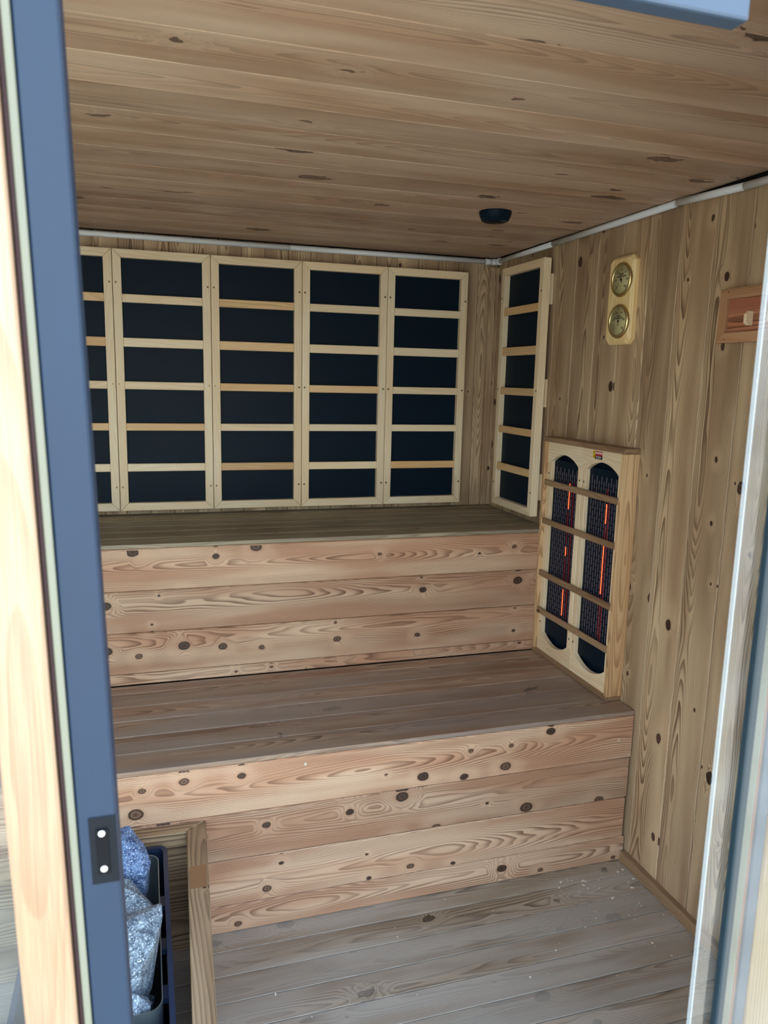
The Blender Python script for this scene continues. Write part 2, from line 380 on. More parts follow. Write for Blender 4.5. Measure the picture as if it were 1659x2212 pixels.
mb = MB(); mb.box((XL, Y1+0.02, -0.016), (0.0, 0.0, -0.002), 'x')
tag(mb.build('floor_under_bench', M_dark), kind='structure')

mb = MB(); mb.box((-0.020, YF+0.05, 0.0), (-0.0005, Y1-0.004, 0.036), 'y', 0.0015)
tag(mb.build('baseboard_right', W_brown), kind='structure')

mb = MB()
mb.box((-0.045, -0.026, Z2+0.001), (-0.020, -0.001, 2.012), 'z', 0.002); mb.box((-0.020, -0.018, Z2+0.001), (-0.001, -0.001, 2.012), 'z', 0.001)
tag(mb.build('trim_1', W_wall), kind='structure')

# outside ground
mb = MB(); mb.box((-14, -16, -0.30), (14, YF-0.02, -0.12), 'x')
tag(mb.build('ground', M_concrete), kind='structure')

# ------------------------------------------------------------------ benches
def bench(name, label, y_front, z_top, y_back, riser_seams, top_mat, pitch, z_low, zshow):
    root = empty(name, (XL/2, y_front, z_low), label, 'bench')
    m = MB()
    y = y_front+0.0008
    while y < y_back-0.004:
        y2 = min(y+pitch, y_back)
        if y2-y > 0.012: m.box((XL+.001, y+0.0008, z_top-0.014), (-0.004, y2-0.0008, z_top), 'x', 0.0026, 2 if y < y_front+0.01 else 1)
        y = y2
    m.build('bench_top', top_mat, root)
    m = MB()
    zs = [z_top-0.0140]+riser_seams+[z_low+0.0005]
    for i, (a, b) in enumerate(zip(zs, zs[1:])):
        inset = 0.001*(i % 2)
        m.box((XL+.001, y_front+inset*0.5, b+0.0005), (-0.004-0.004*((i*7) % 3), y_front+0.018, a-0.0008), 'x', 0.0034)
    m.build('riser_boards', W_riser, root)
    m = MB(); m.box((XL+.002, y_front+0.019, z_low+0.002), (-0.012, y_back-0.004, z_top-0.0150), 'x'); m.build('carcass', M_dark, root)
    return root
bl = bench('lower_bench', 'lower wide wooden sauna bench with knotty plank front reaching the floor', Y1, Z1, Y2-0.001, [0.360, 0.222, 0.084], W_top, 0.104, 0.0, 0)
bu = bench('upper_bench', 'upper wooden sauna bench against the back wall under the black panels', Y2, Z2, -0.001, [0.837, 0.696, 0.556], W_top2, 0.104, Z1, 0)
for (x, z, r) in [(-1.064, 0.480, 0.0035), (-0.056, 0.425, 0.003)]:
    m = MB(); m.tube((x, Y1-0.0008, z), (x, Y1+0.002, z), r, 14); m.build('screw', M_zinc, bl)

# ------------------------------------------------------------------ infrared wall panels
def ir_panel(label, T, wdt, z0, z1, variant, blocks=False):
    """T maps local (a across, h out from wall, z) to world"""
    Vv = lambda a, h, z: Vector(T(a, h, z))
    root = empty('infrared_panel', tuple(Vv(wdt/2, 0.0, z0)), label, 'infrared heater panel', 'black infrared panels in pale slatted frames')
    st = 0.0305; hf, hb = 0.050, 0.020
    A = lambda a, z: (a, z)
    def pr(nm, poly, h0, h1, gr, mat=W_pale, bev=0.0012, sd=None):
        m = MB(); pts = [Vv(a, h0, z) for a, z in poly]; ex = Vv(0, h1, 0)-Vv(0, h0, 0)
        gv = (Vv(1, 0, 0)-Vv(0, 0, 0)) if gr == 'a' else Vector((0, 0, 1))
        m.prism(pts, ex, tuple(gv), bev, 1, sd); return m.build(nm, mat, root)
    g = 0.0004
    pr('stile', [(g, z0+g), (g, z1-g), (st, z1-st), (st, z0+st)], hb, hf, 'z')
    pr('stile', [(wdt-g, z0+g), (wdt-st, z0+st), (wdt-st, z1-st), (wdt-g, z1-g)], hb, hf, 'z')
    pr('rail', [(g*2, z1), (wdt-g*2, z1), (wdt-st-g, z1-st+g), (st+g, z1-st+g)], hb, hf, 'a')
    pr('rail', [(g*2, z0), (st+g, z0+st-g), (wdt-st-g, z0+st-g), (wdt-g*2, z0)], hb, hf, 'a')
    zc = [(1.821, 1.791), (1.664, 1.631), (1.504, 1.475), (1.348, 1.320), (1.194, 1.164)]
    for i, (a, b) in enumerate(zc):
        dz = z1-1.9793
        mat = [W_pale, W_pale2, W_pale3][variant[i]]
        ov = 0.0
        pr('slat', [(st-ov, b+dz), (st-ov, a+dz), (wdt-st+ov, a+dz), (wdt-st+ov, b+dz)], hf-0.012, hf-0.001, 'a', mat, 0.002)
    pr('heating_film', [(st-0.004, z0+st-0.004), (st-0.004, z1-st+0.004), (wdt-st+0.004, z1-st+0.004), (wdt-st+0.004, z0+st-0.004)], hb+0.001, hb+0.008, 'a', M_film, 0)
    for a in (0.0105, wdt-0.0105):
        for z in (z1-0.118, (z0+z1)/2-0.002, z0+0.092):
            m = MB(); p = Vv(a, hf-0.0012, z); q = Vv(a, hf+0.0005, z); m.tube(p, q, 0.0042, 12); m.mi = 1
            m.tube(q, Vv(a, hf+0.0009, z), 0.0020, 10); m.build('screw', [M_screw, M_hole], root)
    if blocks:
        for (a, b) in [(1.934, 1.823), (1.548, 1.443), (1.187, 1.084)]:
            pr('mounting_block', [(0.012, b), (0.012, a), (0.05, a), (0.05, b)], 0.0005, hb-0.0005, 'z', W_pale, 0.001)
    else:
        pr('mounting_block', [(0.03, z0+0.06), (0.03, z1-0.06), (0.06, z1-0.06), (0.06, z0+0.06)], 0.0005, hb-0.0005, 'z', W_pale, 0.001)
        pr('mounting_block', [(wdt-0.06, z0+0.06), (wdt-0.06, z1-0.06), (wdt-0.03, z1-0.06), (wdt-0.03, z0+0.06)], 0.0005, hb-0.0005, 'z', W_pale, 0.001)
    return root
W_pale2 = wood('honey_basswood', srgb(232, 200, 152), srgb(196, 150, 98), srgb(222, 184, 132), density=0.0, ring=0.35, spacing=0.006, tint=0.05, fiber=0.05, rough=0.45, halo=0)
W_pale3 = wood('figured_slat_wood', srgb(224, 194, 146), srgb(180, 136, 88), srgb(214, 176, 126), density=0.0, ring=0.75, spacing=0.004, tint=0.05, fiber=0.06, rough=0.45, halo=0)
PW = 0.3509; PX = -0.1563; PT, PB = 1.9793, 1.0121
labs = ['rightmost black infrared panel on the back wall, beside bare planks near the corner',
        'second black infrared panel from the right on the back wall',
        'middle back wall infrared panel with a wavy-grained brown bottom slat',
        'second whole black infrared panel from the left on the back wall, wide beside the black door frame',
        'leftmost infrared panel on the back wall, mostly hidden behind the black door frame']
labs[3] = 'back wall infrared panel just right of the half-hidden leftmost one, with honey-coloured fourth slat'
var = [[0, 0, 0, 0, 1], [0, 0, 1, 0, 0], [2, 1, 1, 0, 2], [0, 0, 0, 1, 0], [1, 1, 0, 1, 0]]
for i in range(5):
    x1 = PX-i*PW
    ir_panel(labs[i], (lambda x0: (lambda a, h, z: (x0+a, -h, z)))(x1-PW+0.0006), PW-0.0012, PB, PT, var[i])
ir_panel('tall narrow-looking black infrared panel in pale frame on the right wall near the corner',
         lambda a, h, z: (-h, -0.4966+a, z), 0.351, 1.0232, 1.9874, [1, 1, 2, 1, 1], True)

# ------------------------------------------------------------------ double quartz heater in a wooden box
HD, HY0, HY1, HB, HT = 0.0576, -1.0885, -0.5835, Z1+0.0008, 1.341
hb = empty('heater_cabinet', (-HD/2, (HY0+HY1)/2, HB), 'shallow wooden box with two arched infrared heaters glowing red, standing on the lower bench', 'infrared heater')
def hp(nm, lo, hi, gr, mat=W_box, bev=0.0015):
    return MB().box(lo, hi, gr, bev).build(nm, mat, hb)
hp('side_board', (-HD, HY0, HB+0.014), (-0.0005, HY0+0.0165, HT-0.0175), 'z')
hp('side_board', (-HD, HY1-0.0165, HB+0.014), (-0.0005, HY1, HT-0.0175), 'z')
o = MB(); o.box((-HD-0.001, HY0-0.001, HT-0.017), (-0.0005, HY1+0.001, HT), 'y', 0.0015); o.build('top_board', W_brown, hb)
hp('bottom_board', (-HD, HY0, HB), (-0.0005, HY1, HB+0.0135), 'y', W_brown)
ZA, ZB = 1.3235, HB+0.0140
ymid = -0.8355; XF = -HD+0.012
hp('back_plate', (-0.014, HY0+0.017, ZB), (-0.008, HY1-0.017, ZA), 'z', M_film, 0)
def heater(y0, y1, st0, st1):
    """y0 far end (larger), y1 near end; stiles of width st0 / st1"""
    f = y0-0.0005; n = y1+0.0005
    hp('stile', (XF+0.001, f-st0, ZB+0.04), (XF+0.018, f, ZA-0.04), 'z', W_pale, 0.001)
    hp('stile', (XF+0.001, n, ZB+0.04), (XF+0.018, n+st1, ZA-0.04), 'z', W_pale, 0.001)
    N = 18; a, b = f-st0, n+st1
    def arch(zout, zside, zapex, zend):
        pts = [(f, zout), (n, zout), (n, zend)]
        for i in range(N+1):
            t = i/N; y = b+(a-b)*t
            pts.append((y, zside+(zapex-zside)*math.sin(math.pi*t)**0.8))
        pts.append((f, zend))
        m = MB(); m.prism([(XF, y, z) for y, z in pts], (0.016, 0, 0), (0, 1, 0), 0, 1)
        return m.build('arched_rail', W_pale, hb)
    arch(ZA, 1.252, 1.284, 1.247)
    arch(ZB, 0.603, 0.571, 0.608)
    # slotted guard plate and rods
    yc0, yc1 = a-0.012, b+0.006
    m = MB(); m.box((-0.031, b, 0.60), (-0.0295, a, 1.26), 'z'); m.build('guard_plate', M_film, hb)
    m = MB(); ncol = 12; cw = (yc0-yc1)/ncol
    for c in range(ncol):
        y = yc0-cw*(c+0.5)
        top = 1.236 - (0.016 if c % 2 else 0.0); z = top
        while z-0.030 > 0.672:
            m.box((-0.0325, y-0.0017, z-0.0292), (-0.0311, y+0.0017, z), 'z'); z -= 0.0345
    m.build('guard_slots', M_slot, hb)
    return cw
heater(-0.6000, ymid, 0.0270, 0.0265)
heater(ymid, -1.0720, 0.0265, 0.0250)
def glow(y, segs, mat):
    for (za, zb) in segs:
        m = MB(); pts = []
        N_ = max(2, int((za-zb)/0.012)); w_ = 0.0015
        for i in range(N_+1):                       # a thin coiled filament seen through the slots
            z = za+(zb-za)*i/N_; pts.append((y+0.0004*(-1)**i, z))
        m.prism([(-0.0336, yy+w_, z) for yy, z in pts]+[(-0.0336, yy-w_, z) for yy, z in pts[::-1]], (0.0010, 0, 0), (0, 0, 1))
        m.build('glowing_element', mat, hb)
glow(-0.7425, [(1.186, 1.180), (1.162, 1.095), (0.957, 0.925), (0.800, 0.702)], M_hot)
glow(-0.7425, [(1.085, 0.965), (0.915, 0.815)], M_warmrod)
glow(-0.7700, [(1.19, 0.70)], M_warmrod)
glow(-0.9765, [(1.150, 1.085), (1.020, 0.848)], M_hot)
glow(-0.9765, [(1.20, 1.16), (1.075, 1.030), (0.835, 0.70)], M_warmrod)
glow(-0.9900, [(1.17, 0.69)], M_warmrod)
for (za, zb) in [(1.184, 1.163), (1.040, 1.019), (0.841, 0.819), (0.697, 0.675)]:
    hp('guard_slat', (-HD+0.001, -1.0715, zb), (-HD+0.010, -0.6005, za), 'y', W_brown, 0.002)
for (y, z) in [(-0.612, 1.208), (-0.822, 1.208), (-0.849, 1.208), (-0.612, 0.640), (-0.822, 0.640), (-0.849, 0.640)]:
    MB().tube((XF+0.0015, y, z), (XF+0.0002, y, z), 0.0032, 10).build('screw', M_hole, hb)

def text_part(name, txt, size, mat, parent, loc, right, up, weight=0.0, align='CENTER'):
    """flat lettering laid on a surface: right / up are world directions"""
    cu = bpy.data.curves.new('lettering', 'FONT'); cu.body = txt; cu.size = size; cu.align_x = align; cu.align_y = 'CENTER'
    cu.extrude = 0.0001; cu.offset = weight
    t = bpy.data.objects.new('lettering', cu); C.objects.link(t)
    dg = bpy.context.evaluated_depsgraph_get(); me = bpy.data.meshes.new_from_object(t.evaluated_get(dg))
    bpy.data.objects.remove(t); bpy.data.curves.remove(cu)
    r = Vector(right).normalized(); u = Vector(up).normalized(); n = r.cross(u)
    m = Matrix((r, u, n)).transposed().to_4x4(); m.translation = Vector(loc)-Vector(parent['_w'])
    me.transform(m); me.materials.clear(); me.materials.append(mat)
    o = bpy.data.objects.new(name, me); C.objects.link(o); o.parent = parent; o['_w'] = parent['_w']; return o
# warning label on the near arched rail
wl = empty('warning_label', (0, 0, 0)); wl.parent = hb
wl.location = (0, 0, 0); wl['_w'] = hb['_w']
xs = XF-0.0002
dy = 0.019
y_l, y_m, y_r = -0.915+dy, -0.9285+dy, -0.9705+dy
def lab(nm, ya, yb, za, zb, mat): MB().box((xs-0.0005, yb, zb), (xs, ya, za), 'z').build(nm, mat, wl)
lab('yellow_strip', y_l, y_m, 1.3185, 1.2945, M_yel)
lab('red_field', y_m, y_r, 1.3180, 1.3035, M_redl)
lab('black_field', y_m, y_r, 1.3035, 1.2920, M_blk)
text_part('warning_text', 'WARNING', 0.0088, M_white, wl, (xs-0.0008, (y_m+y_r)/2, 1.3118), (0, -1, 0), (0, 0, 1), 0.0003)
text_part('warning_text', 'Hot Surface', 0.0066, M_white, wl, (xs-0.0008, (y_m+y_r)/2, 1.3000), (0, -1, 0), (0, 0, 1), 0.0001)
text_part('warning_text', 'Do not touch', 0.0048, M_white, wl, (xs-0.0008, (y_m+y_r)/2, 1.2950), (0, -1, 0), (0, 0, 1))
m = MB(); yc = (y_l+y_m)/2
for zc in (1.3140, 1.3015):
    m.prism([(xs-0.0007, yc-0.0035, zc-0.003), (xs-0.0007, yc+0.0035, zc-0.003), (xs-0.0007, yc, zc+0.003)], (0.0002, 0, 0))
m.box((xs-0.0007, yc-0.003, 1.3065), (xs-0.0005, yc+0.003, 1.3078)); m.box((xs-0.0007, yc-0.003, 1.2960), (xs-0.0005, yc+0.003, 1.2970))
m.build('warning_symbols', M_blk, wl)

# ------------------------------------------------------------------ thermometer / hygrometer
ty0, ty1, tz0, tz1, tt = -1.0110, -0.8780, 1.6600, 1.9310, 0.023
th = empty('sauna_thermometer', (-tt/2, (ty0+ty1)/2, tz0), 'golden pine thermometer and hygrometer board with two round dials on the right wall', 'thermometer')
c = 0.017; b = 0.007
def octo(i): return [(ty0+i, tz0+c+i*.4), (ty0+c+i*.4, tz0+i), (ty1-c-i*.4, tz0+i), (ty1-i, tz0+c+i*.4), (ty1-i, tz1-c-i*.4), (ty1-c-i*.4, tz1-i), (ty0+c+i*.4, tz1-i), (ty0+i, tz1-c-i*.4)]
m = MB(); t = bmesh.new()
rings = [[t.verts.new((x, y, z)) for y, z in octo(i)] for x, i in ((-0.001, 0.0), (-tt+0.009, 0.0), (-tt, 0.0085))]
for a, bb in zip(rings, rings[1:]):
    for i in range(8): t.faces.new((a[i], a[(i+1) % 8], bb[(i+1) % 8], bb[i]))
t.faces.new(rings[0]); t.faces.new(rings[-1]); bmesh.ops.recalc_face_normals(t, faces=t.faces)
m.absorb(t, (0, 0, 1)); m.build('backboard', W_gold, th)
def dial(zc, yc, ang, title, nums):
    R = 0.0470
    d = MB(); d.lathe([(R+0.006, 0.0), (R+0.006, 0.004), (R+0.003, 0.008), (R, 0.009), (R-0.003, 0.007), (R-0.004, 0.003)], (-tt, yc, zc), (-1, 0, 0)); bz = d.build('dial_bezel', M_brass, th)
    f = MB(); f.lathe([(0, 0.0035), (R-0.003, 0.0035), (R-0.003, 0.001)], (-tt, yc, zc), (-1, 0, 0)); fc = f.build('dial_face', M_dial, th)
    P = lambda a, r, h=0.0037: Vector((-tt-h, yc-math.sin(a)*r, zc+math.cos(a)*r))
    tk = MB()
    for i in range(31):
        a = math.radians(-135+i*9); r0 = R-0.012 if i % 5 == 0 else R-0.009
        tk.tube(P(a, r0), P(a, R-0.006), 0.0004, 6)
    tk.build('scale_ticks', M_ink, fc)
    for i, s_ in enumerate(nums):
        a = math.radians(-135+i*270/(len(nums)-1)); p = P(a, R-0.017, 0.0039)
        text_part('scale_number', s_, 0.0085, M_ink, fc, p, (0, -1, 0), (0, 0, 1), 0.0001)
    text_part('dial_title', title, 0.0072, M_ink, fc, (-tt-0.0039, yc, zc+0.013), (0, -1, 0), (0, 0, 1), 0.0002)
    nd = MB(); a = math.radians(ang)
    r_ = Vector((0, -math.cos(a), -math.sin(a)))
    nd.prism([P(a, -0.012, 0.0050)+r_*0.0012, P(a, -0.012, 0.0050)-r_*0.0012, P(a, 0.030, 0.0050)-r_*0.0003, P(a, 0.030, 0.0050)+r_*0.0003], (-0.0006, 0, 0), (0, 0, 1))
    nd.lathe([(0.0035, 0.003), (0.0035, 0.0064), (0.0, 0.0070)], (-tt, yc, zc), (-1, 0, 0), 16)
    nd.build('needle', M_blk, th)
    g = MB(); g.lathe([(0, 0.0085), (R*0.6, 0.0080), (R-0.001, 0.0070)], (-tt, yc, zc), (-1, 0, 0)); g.build('dial_glass', M_glass, th)
dial(1.8580, -0.9560, -25, 'SAUNA\nTHERMOMETER', ['0', '20', '40', '60', '80', '100', '120'])
dial(1.7310, -0.9560, 0, 'SAUNA\nHYGROMETER', ['0', '20', '40', '60', '80', '100'])

# ------------------------------------------------------------------ framed peg rack
ry0, ry1, rz0, rz1 = -1.800, -1.3950, 1.6480, 1.7840
rk = empty('peg_rack', (-0.01, (ry0+ry1)/2, rz0), 'framed reddish cedar rack with small pale wooden pegs, cut off by the glass edge', 'peg rack')
fw = 0.026
def rp(nm, poly, x0, x1, gr, mat=W_frame, bev=0.001):
    return MB().prism([(x0, y, z) for y, z in poly], (x1-x0, 0, 0), gr, bev).build(nm, mat, rk)
rp('frame_rail', [(ry0, rz1), (ry1, rz1), (ry1-fw, rz1-fw), (ry0+fw, rz1-fw)], -0.0005, -0.018, (0, 1, 0))
rp('frame_rail', [(ry0, rz0), (ry1, rz0), (ry1-fw, rz0+fw), (ry0+fw, rz0+fw)], -0.0005, -0.018, (0, 1, 0))
rp('frame_stile', [(ry1, rz0), (ry1, rz1), (ry1-fw, rz1-fw), (ry1-fw, rz0+fw)], -0.0005, -0.018, (0, 0, 1))
rp('frame_stile', [(ry0, rz0), (ry0, rz1), (ry0+fw, rz1-fw), (ry0+fw, rz0+fw)], -0.0005, -0.018, (0, 0, 1))
rp('back_panel', [(ry1-fw, rz0+fw), (ry1-fw, rz1-fw), (ry0+fw, rz1-fw), (ry0+fw, rz0+fw)], -0.0005, -0.008, (0, 1, 0), W_red, 0)
for y in (-1.500, -1.575, -1.650, -1.725):
    MB().prism([(-0.0085, y, 1.688), (-0.0085, y, 1.723), (-0.022, y, 1.723), (-0.030, y, 1.715), (-0.030, y, 1.695), (-0.022, y, 1.688)], (0, -0.0095, 0), (0, 1, 0), 0.001).build('peg', W_pale, rk)
for (y, z) in [(-1.425, 1.776), (-1.425, 1.656)]:
    MB().tube((-0.0175, y, z), (-0.0183, y, z), 0.0018, 8).build('nail_head', M_hole, rk)

# ------------------------------------------------------------------ ceiling fixture
lx, ly = -0.412, -0.838
lf = empty('ceiling_fixture', (lx, ly, HC), 'small round black disc-shaped fixture on the plank ceiling', 'ceiling fixture')
MB().lathe([(0.0, -0.030), (0.034, -0.030), (0.041, -0.027), (0.049, -0.010), (0.050, -0.002), (0.050, 0.0)], (lx, ly, HC-0.0003)).build('housing', M_film, lf)
MB().lathe([(0.0, -0.0305), (0.024, -0.0305), (0.024, -0.0300)], (lx, ly, HC-0.0003)).build('grille', M_black, lf)
text_part('logo_mark', 'audio', 0.009, M_white, lf, (lx+0.012, ly-0.022, HC-0.0309), (1, 0.1, 0), (-0.1, 1, 0)) if False else MB().box((lx+0.006, ly-0.0275, HC-0.0312), (lx+0.027, ly-0.0255, HC-0.0304), 'x').build('logo_mark', M_liner, lf)

# ------------------------------------------------------------------ conduits
R = 0.0098
def conduit(pts, label, ends):
    o = empty('conduit', tuple(pts[0]), label, 'conduit', 'white conduits under the ceiling')
    m = MB()
    for a, b_ in zip(pts, pts[1:]):
        m.tube(a, b_, R, 20)
    m.build('pipe', M_pvc, o)
    for a, b_ in ends:
        MB().tube(a, b_, R+0.0022, 20).build('coupling', M_pvc, o)
conduit([(XL+0.02, -0.018, 2.0285), (-0.90, -0.018, 2.0305), (-0.052, -0.018, 2.0325)], 'grey-white conduit running along the top of the back wall', [((-0.070, -0.018, 2.0325), (-0.040, -0.018, 2.0325))])
conduit([(-0.018, -0.050, 2.0325), (-0.020, -0.5, 2.0345), (-0.020, -1.1860, 2.0385)], 'far grey-white conduit on the right wall, from the corner to the broken joint', [])
conduit([(-0.020, -1.1935, 2.0395), (-0.020, -1.45, 2.0280), (-0.020, -1.80, 2.020), (-0.020, YF+0.1, 2.020)], 'near grey-white conduit on the right wall, with a jagged gap at its joint', [])
o = empty('conduit_elbow', (-0.03, -0.03, 2.02), 'grey-white corner fitting joining the two conduits where the walls meet', 'conduit fitting')
m = MB()
N = 8; cc = Vector((-0.040, -0.040, 2.0325))
pp = [cc+Vector((math.sin(math.pi/2*i/N)*0.022, math.cos(math.pi/2*i/N)*0.022, 0)) for i in range(N+1)]
for a, b_ in zip(pp, pp[1:]): m.tube(a, b_+(b_-a)*0.15, R+0.003, 18)
m.build('elbow', M_pvc, o)
MB().tube((-0.018, -0.040, 2.0325), (-0.018, -0.052, 2.0325), R+0.0040, 20).build('collar', M_pvc, o)

# ------------------------------------------------------------------ heater guard rail (rounded L of two mitred rails)
gr_ = empty('guard_rail', (-1.36, -1.5, 0.0), 'weathered wooden L-shaped guard rail around the stove, mitred at the bench front', 'guard rail')
zr = 0.355
m = MB(); m.prism([(-1.336, Y1-0.001, zr), (-1.368, -1.90, zr), (-1.412, -1.90, zr), (-1.388, -1.212, zr)], (0, 0, -0.040), (0, 1, 0), 0.003, 2); m.build('side_rail', W_rail, gr_)
m = MB(); m.prism([(-1.3375, Y1-0.001, zr), (-1.3895, -1.2115, zr), (-2.0, -1.2115, zr), (-2.0, Y1-0.001, zr)], (0, 0, -0.040), (1, 0, 0), 0.003, 2); m.build('back_rail', W_rail, gr_)
m = MB()
for k_ in range(3):
    a = 0.314-k_*0.105; m.prism([(-1.3515, -1.215, a), (-1.3790, -1.88, a), (-1.3960, -1.88, a), (-1.3685, -1.215, a)], (0, 0, -0.1035), (0, 1, 0), 0.0015)
m.build('side_boards', W_rail, gr_)
m = MB()
for k_ in range(3):
    a = 0.314-k_*0.105; m.box((-2.0, -1.205, a-0.1035), (-1.372, -1.190, a), 'x', 0.0015)
m.build('back_boards', W_rail, gr_)
MB().prism([(-1.3490, -1.368, zr+0.0003), (-1.3545, -1.452, zr+0.0003), (-1.3930, -1.452, zr+0.0003), (-1.3885, -1.368, zr+0.0003)], (0, 0, 0.0003), (0, 1, 0)).build('bare_patch', M_orange, gr_)

# ------------------------------------------------------------------ stove
SZ = 0.335
sx0, sx1, sy0, sy1 = -1.74, -1.4380, -1.88, -1.226
stv = empty('sauna_stove', ((sx0+sx1)/2, (sy0+sy1)/2, 0.0), 'dark blue-black electric sauna stove filled with rocks behind the door frame', 'sauna stove')
def rrect(x0, x1, y0, y1, r, z, n=6):
    P_ = []
    for (cx_, cyy, a0) in [(x1-r, y1-r, 0), (x0+r, y1-r, 90), (x0+r, y0+r, 180), (x1-r, y0+r, 270)]:
        for i in range(n+1):
            a = math.radians(a0+90*i/n); P_.append(Vector((cx_+r*math.cos(a), cyy+r*math.sin(a), z)))
    return P_
def shell(outer, inner, z0, z1, name, mat, parent):
    t = bmesh.new(); n = len(outer)
    V = lambda L, z: [t.verts.new((p.x, p.y, z)) for p in L]
    a, b_, c_, d_ = V(outer, z0), V(outer, z1), V(inner, z1), V(inner, z0)
    for r_, q_ in ((a, b_), (b_, c_), (c_, d_), (d_, a)):
        for i in range(n): f = t.faces.new((r_[i], r_[(i+1) % n], q_[(i+1) % n], q_[i]))
    bmesh.ops.recalc_face_normals(t, faces=t.faces)
    m = MB(); m.absorb(t, (0, 0, 1)); return m.build(name, mat, parent)
shell(rrect(sx0, sx1, sy0, sy1, 0.028, 0), rrect(sx0+.011, sx1-.011, sy0+.011, sy1-.011, 0.018, 0), SZ-0.012, SZ, 'rim', M_stove, stv)
shell(rrect(sx0+.006, sx1-.003, sy0+.006, sy1-.004, 0.024, 0), rrect(sx0+.009, sx1-.006, sy0+.009, sy1-.007, 0.020, 0), 0.03, SZ-0.0125, 'outer_casing', M_stove, stv)
shell(rrect(sx0+.035, -1.4600, -1.768, -1.258, 0.030, 0), rrect(sx0+.0370, -1.4620, -1.766, -1.260, 0.028, 0), 0.10, SZ-0.002, 'rock_basket', M_liner, stv)
m = MB(); m.box((sx0+.01, sy0+.01, 0.09), (sx1-.01, sy1-.01, 0.10)); m.build('base_plate', M_dark, stv)
for y in (-1.425, -1.568, -1.705):
    m = MB(); m.box((-1.4595, y-0.018, SZ-0.030), (sx1-0.0065, y+0.018, SZ-0.018)); m.build('bracket', M_stove, stv)
for (x, y) in [(sx0+.04, sy0+.05), (sx1-.04, sy0+.05), (sx0+.04, sy1-.05), (sx1-.04, sy1-.05)]:
    MB().tube((x, y, 0.001), (x, y, 0.0295), 0.012, 12).build('foot', M_black, stv)

# ------------------------------------------------------------------ rocks
def hull_rock(name, pts, seed, parent=None):
    rr = random.Random(seed); t = bmesh.new()
    for p in pts: t.verts.new(p)
    bmesh.ops.convex_hull(t, input=t.verts)
    for v in [v for v in t.verts if not v.link_faces]: t.verts.remove(v)
    bmesh.ops.bevel(t, geom=list(t.edges), offset=0.0016, segments=1, affect='EDGES')
    bmesh.ops.triangulate(t, faces=t.faces); bmesh.ops.subdivide_edges(t, edges=t.edges, cuts=2, use_grid_fill=True)
    for v in t.verts:
        nn = noise.noise_vector(v.co*22+Vector((seed*3.1, 0, 0))); v.co += nn*0.0035
        nn = noise.noise_vector(v.co*70); v.co += nn*0.0012
    bmesh.ops.recalc_face_normals(t, faces=t.faces)
    m = MB(); m.absorb(t, (0, 0, 1)); return m.build(name, M_rock_bluelit if seed == 3 else M_rock, parent)
# outlines: top polygon at height, then a lower, smaller one
def rock(poly, zt, zb, seed, label, tilt=(0, 0)):
    rr = random.Random(seed); cx_ = sum(p[0] for p in poly)/len(poly); cyy = sum(p[1] for p in poly)/len(poly)
    poly = [(cx_+(x-cx_)*0.95-0.008, cyy+(y-cyy)*0.93) for x, y in poly]; cx_ -= 0.008
    pts = []
    for i, (x, y) in enumerate(poly):
        z = zt-0.028+rr.uniform(-.008, .008)+(x-cx_)*tilt[0]+(y-cyy)*tilt[1]
        pts.append((x, y, z))
        pts.append((cx_+(x-cx_)*0.72+rr.uniform(-.006, .006), cyy+(y-cyy)*0.72, zb+rr.uniform(0, .015)))
    pts.append((cx_+(poly[0][0]-cx_)*0.25, cyy+(poly[0][1]-cyy)*0.25, zt))
    pts.append((cx_+(poly[2][0]-cx_)*0.4, cyy+(poly[2][1]-cyy)*0.35, zt-0.004))
    o = hull_rock('sauna_rock', pts, seed)
    tag(o, label, 'rock', 'angular rocks in the stove'); return o
rock([(-1.590, -1.300), (-1.520, -1.290), (-1.480, -1.335), (-1.466, -1.385), (-1.478, -1.425), (-1.540, -1.400), (-1.600, -1.370)], 0.440, 0.30, 3, 'rounded rock coloured as in bluish light at the far end of the stove', (0, 0.5))
rock([(-1.560, -1.410), (-1.515, -1.428), (-1.480, -1.480), (-1.452, -1.520), (-1.470, -1.548), (-1.540, -1.560), (-1.590, -1.520)], 0.400, 0.28, 5, 'pointed grey rock in the stove just before the one in bluish light', (-.2, .2))
rock([(-1.580, -1.572), (-1.500, -1.572), (-1.446, -1.562), (-1.444, -1.600), (-1.462, -1.665), (-1.490, -1.715), (-1.540, -1.735), (-1.590, -1.690)], 0.425, 0.27, 9, 'largest pale grey wedge-shaped rock in the middle of the stove', (0.1, 0.1))
rock([(-1.570, -1.712), (-1.510, -1.700), (-1.478, -1.712), (-1.470, -1.745), (-1.520, -1.762), (-1.580, -1.762)], 0.350, 0.24, 12, 'small dark grey rock nearest the camera in the stove', (0, 0))
m = MB(); rr = random.Random(4)
for i in range(60):
    x, y = rr.uniform(sx0+.06, -1.50), rr.uniform(-1.71, -1.30); z = rr.uniform(0.17, 0.265)
    t = bmesh.new(); bmesh.ops.create_icosphere(t, subdivisions=1, radius=rr.uniform(0.018, 0.030))
    for v in t.verts: v.co *= rr.uniform(0.75, 1.15)
    m.absorb(t, (0, 0, 1), None, Matrix.Translation((x, y, z)))
tag(m.build('rock_fill', M_rock), 'bed of smaller dark rocks deep inside the stove under the large ones', 'rocks', None, 'stuff')

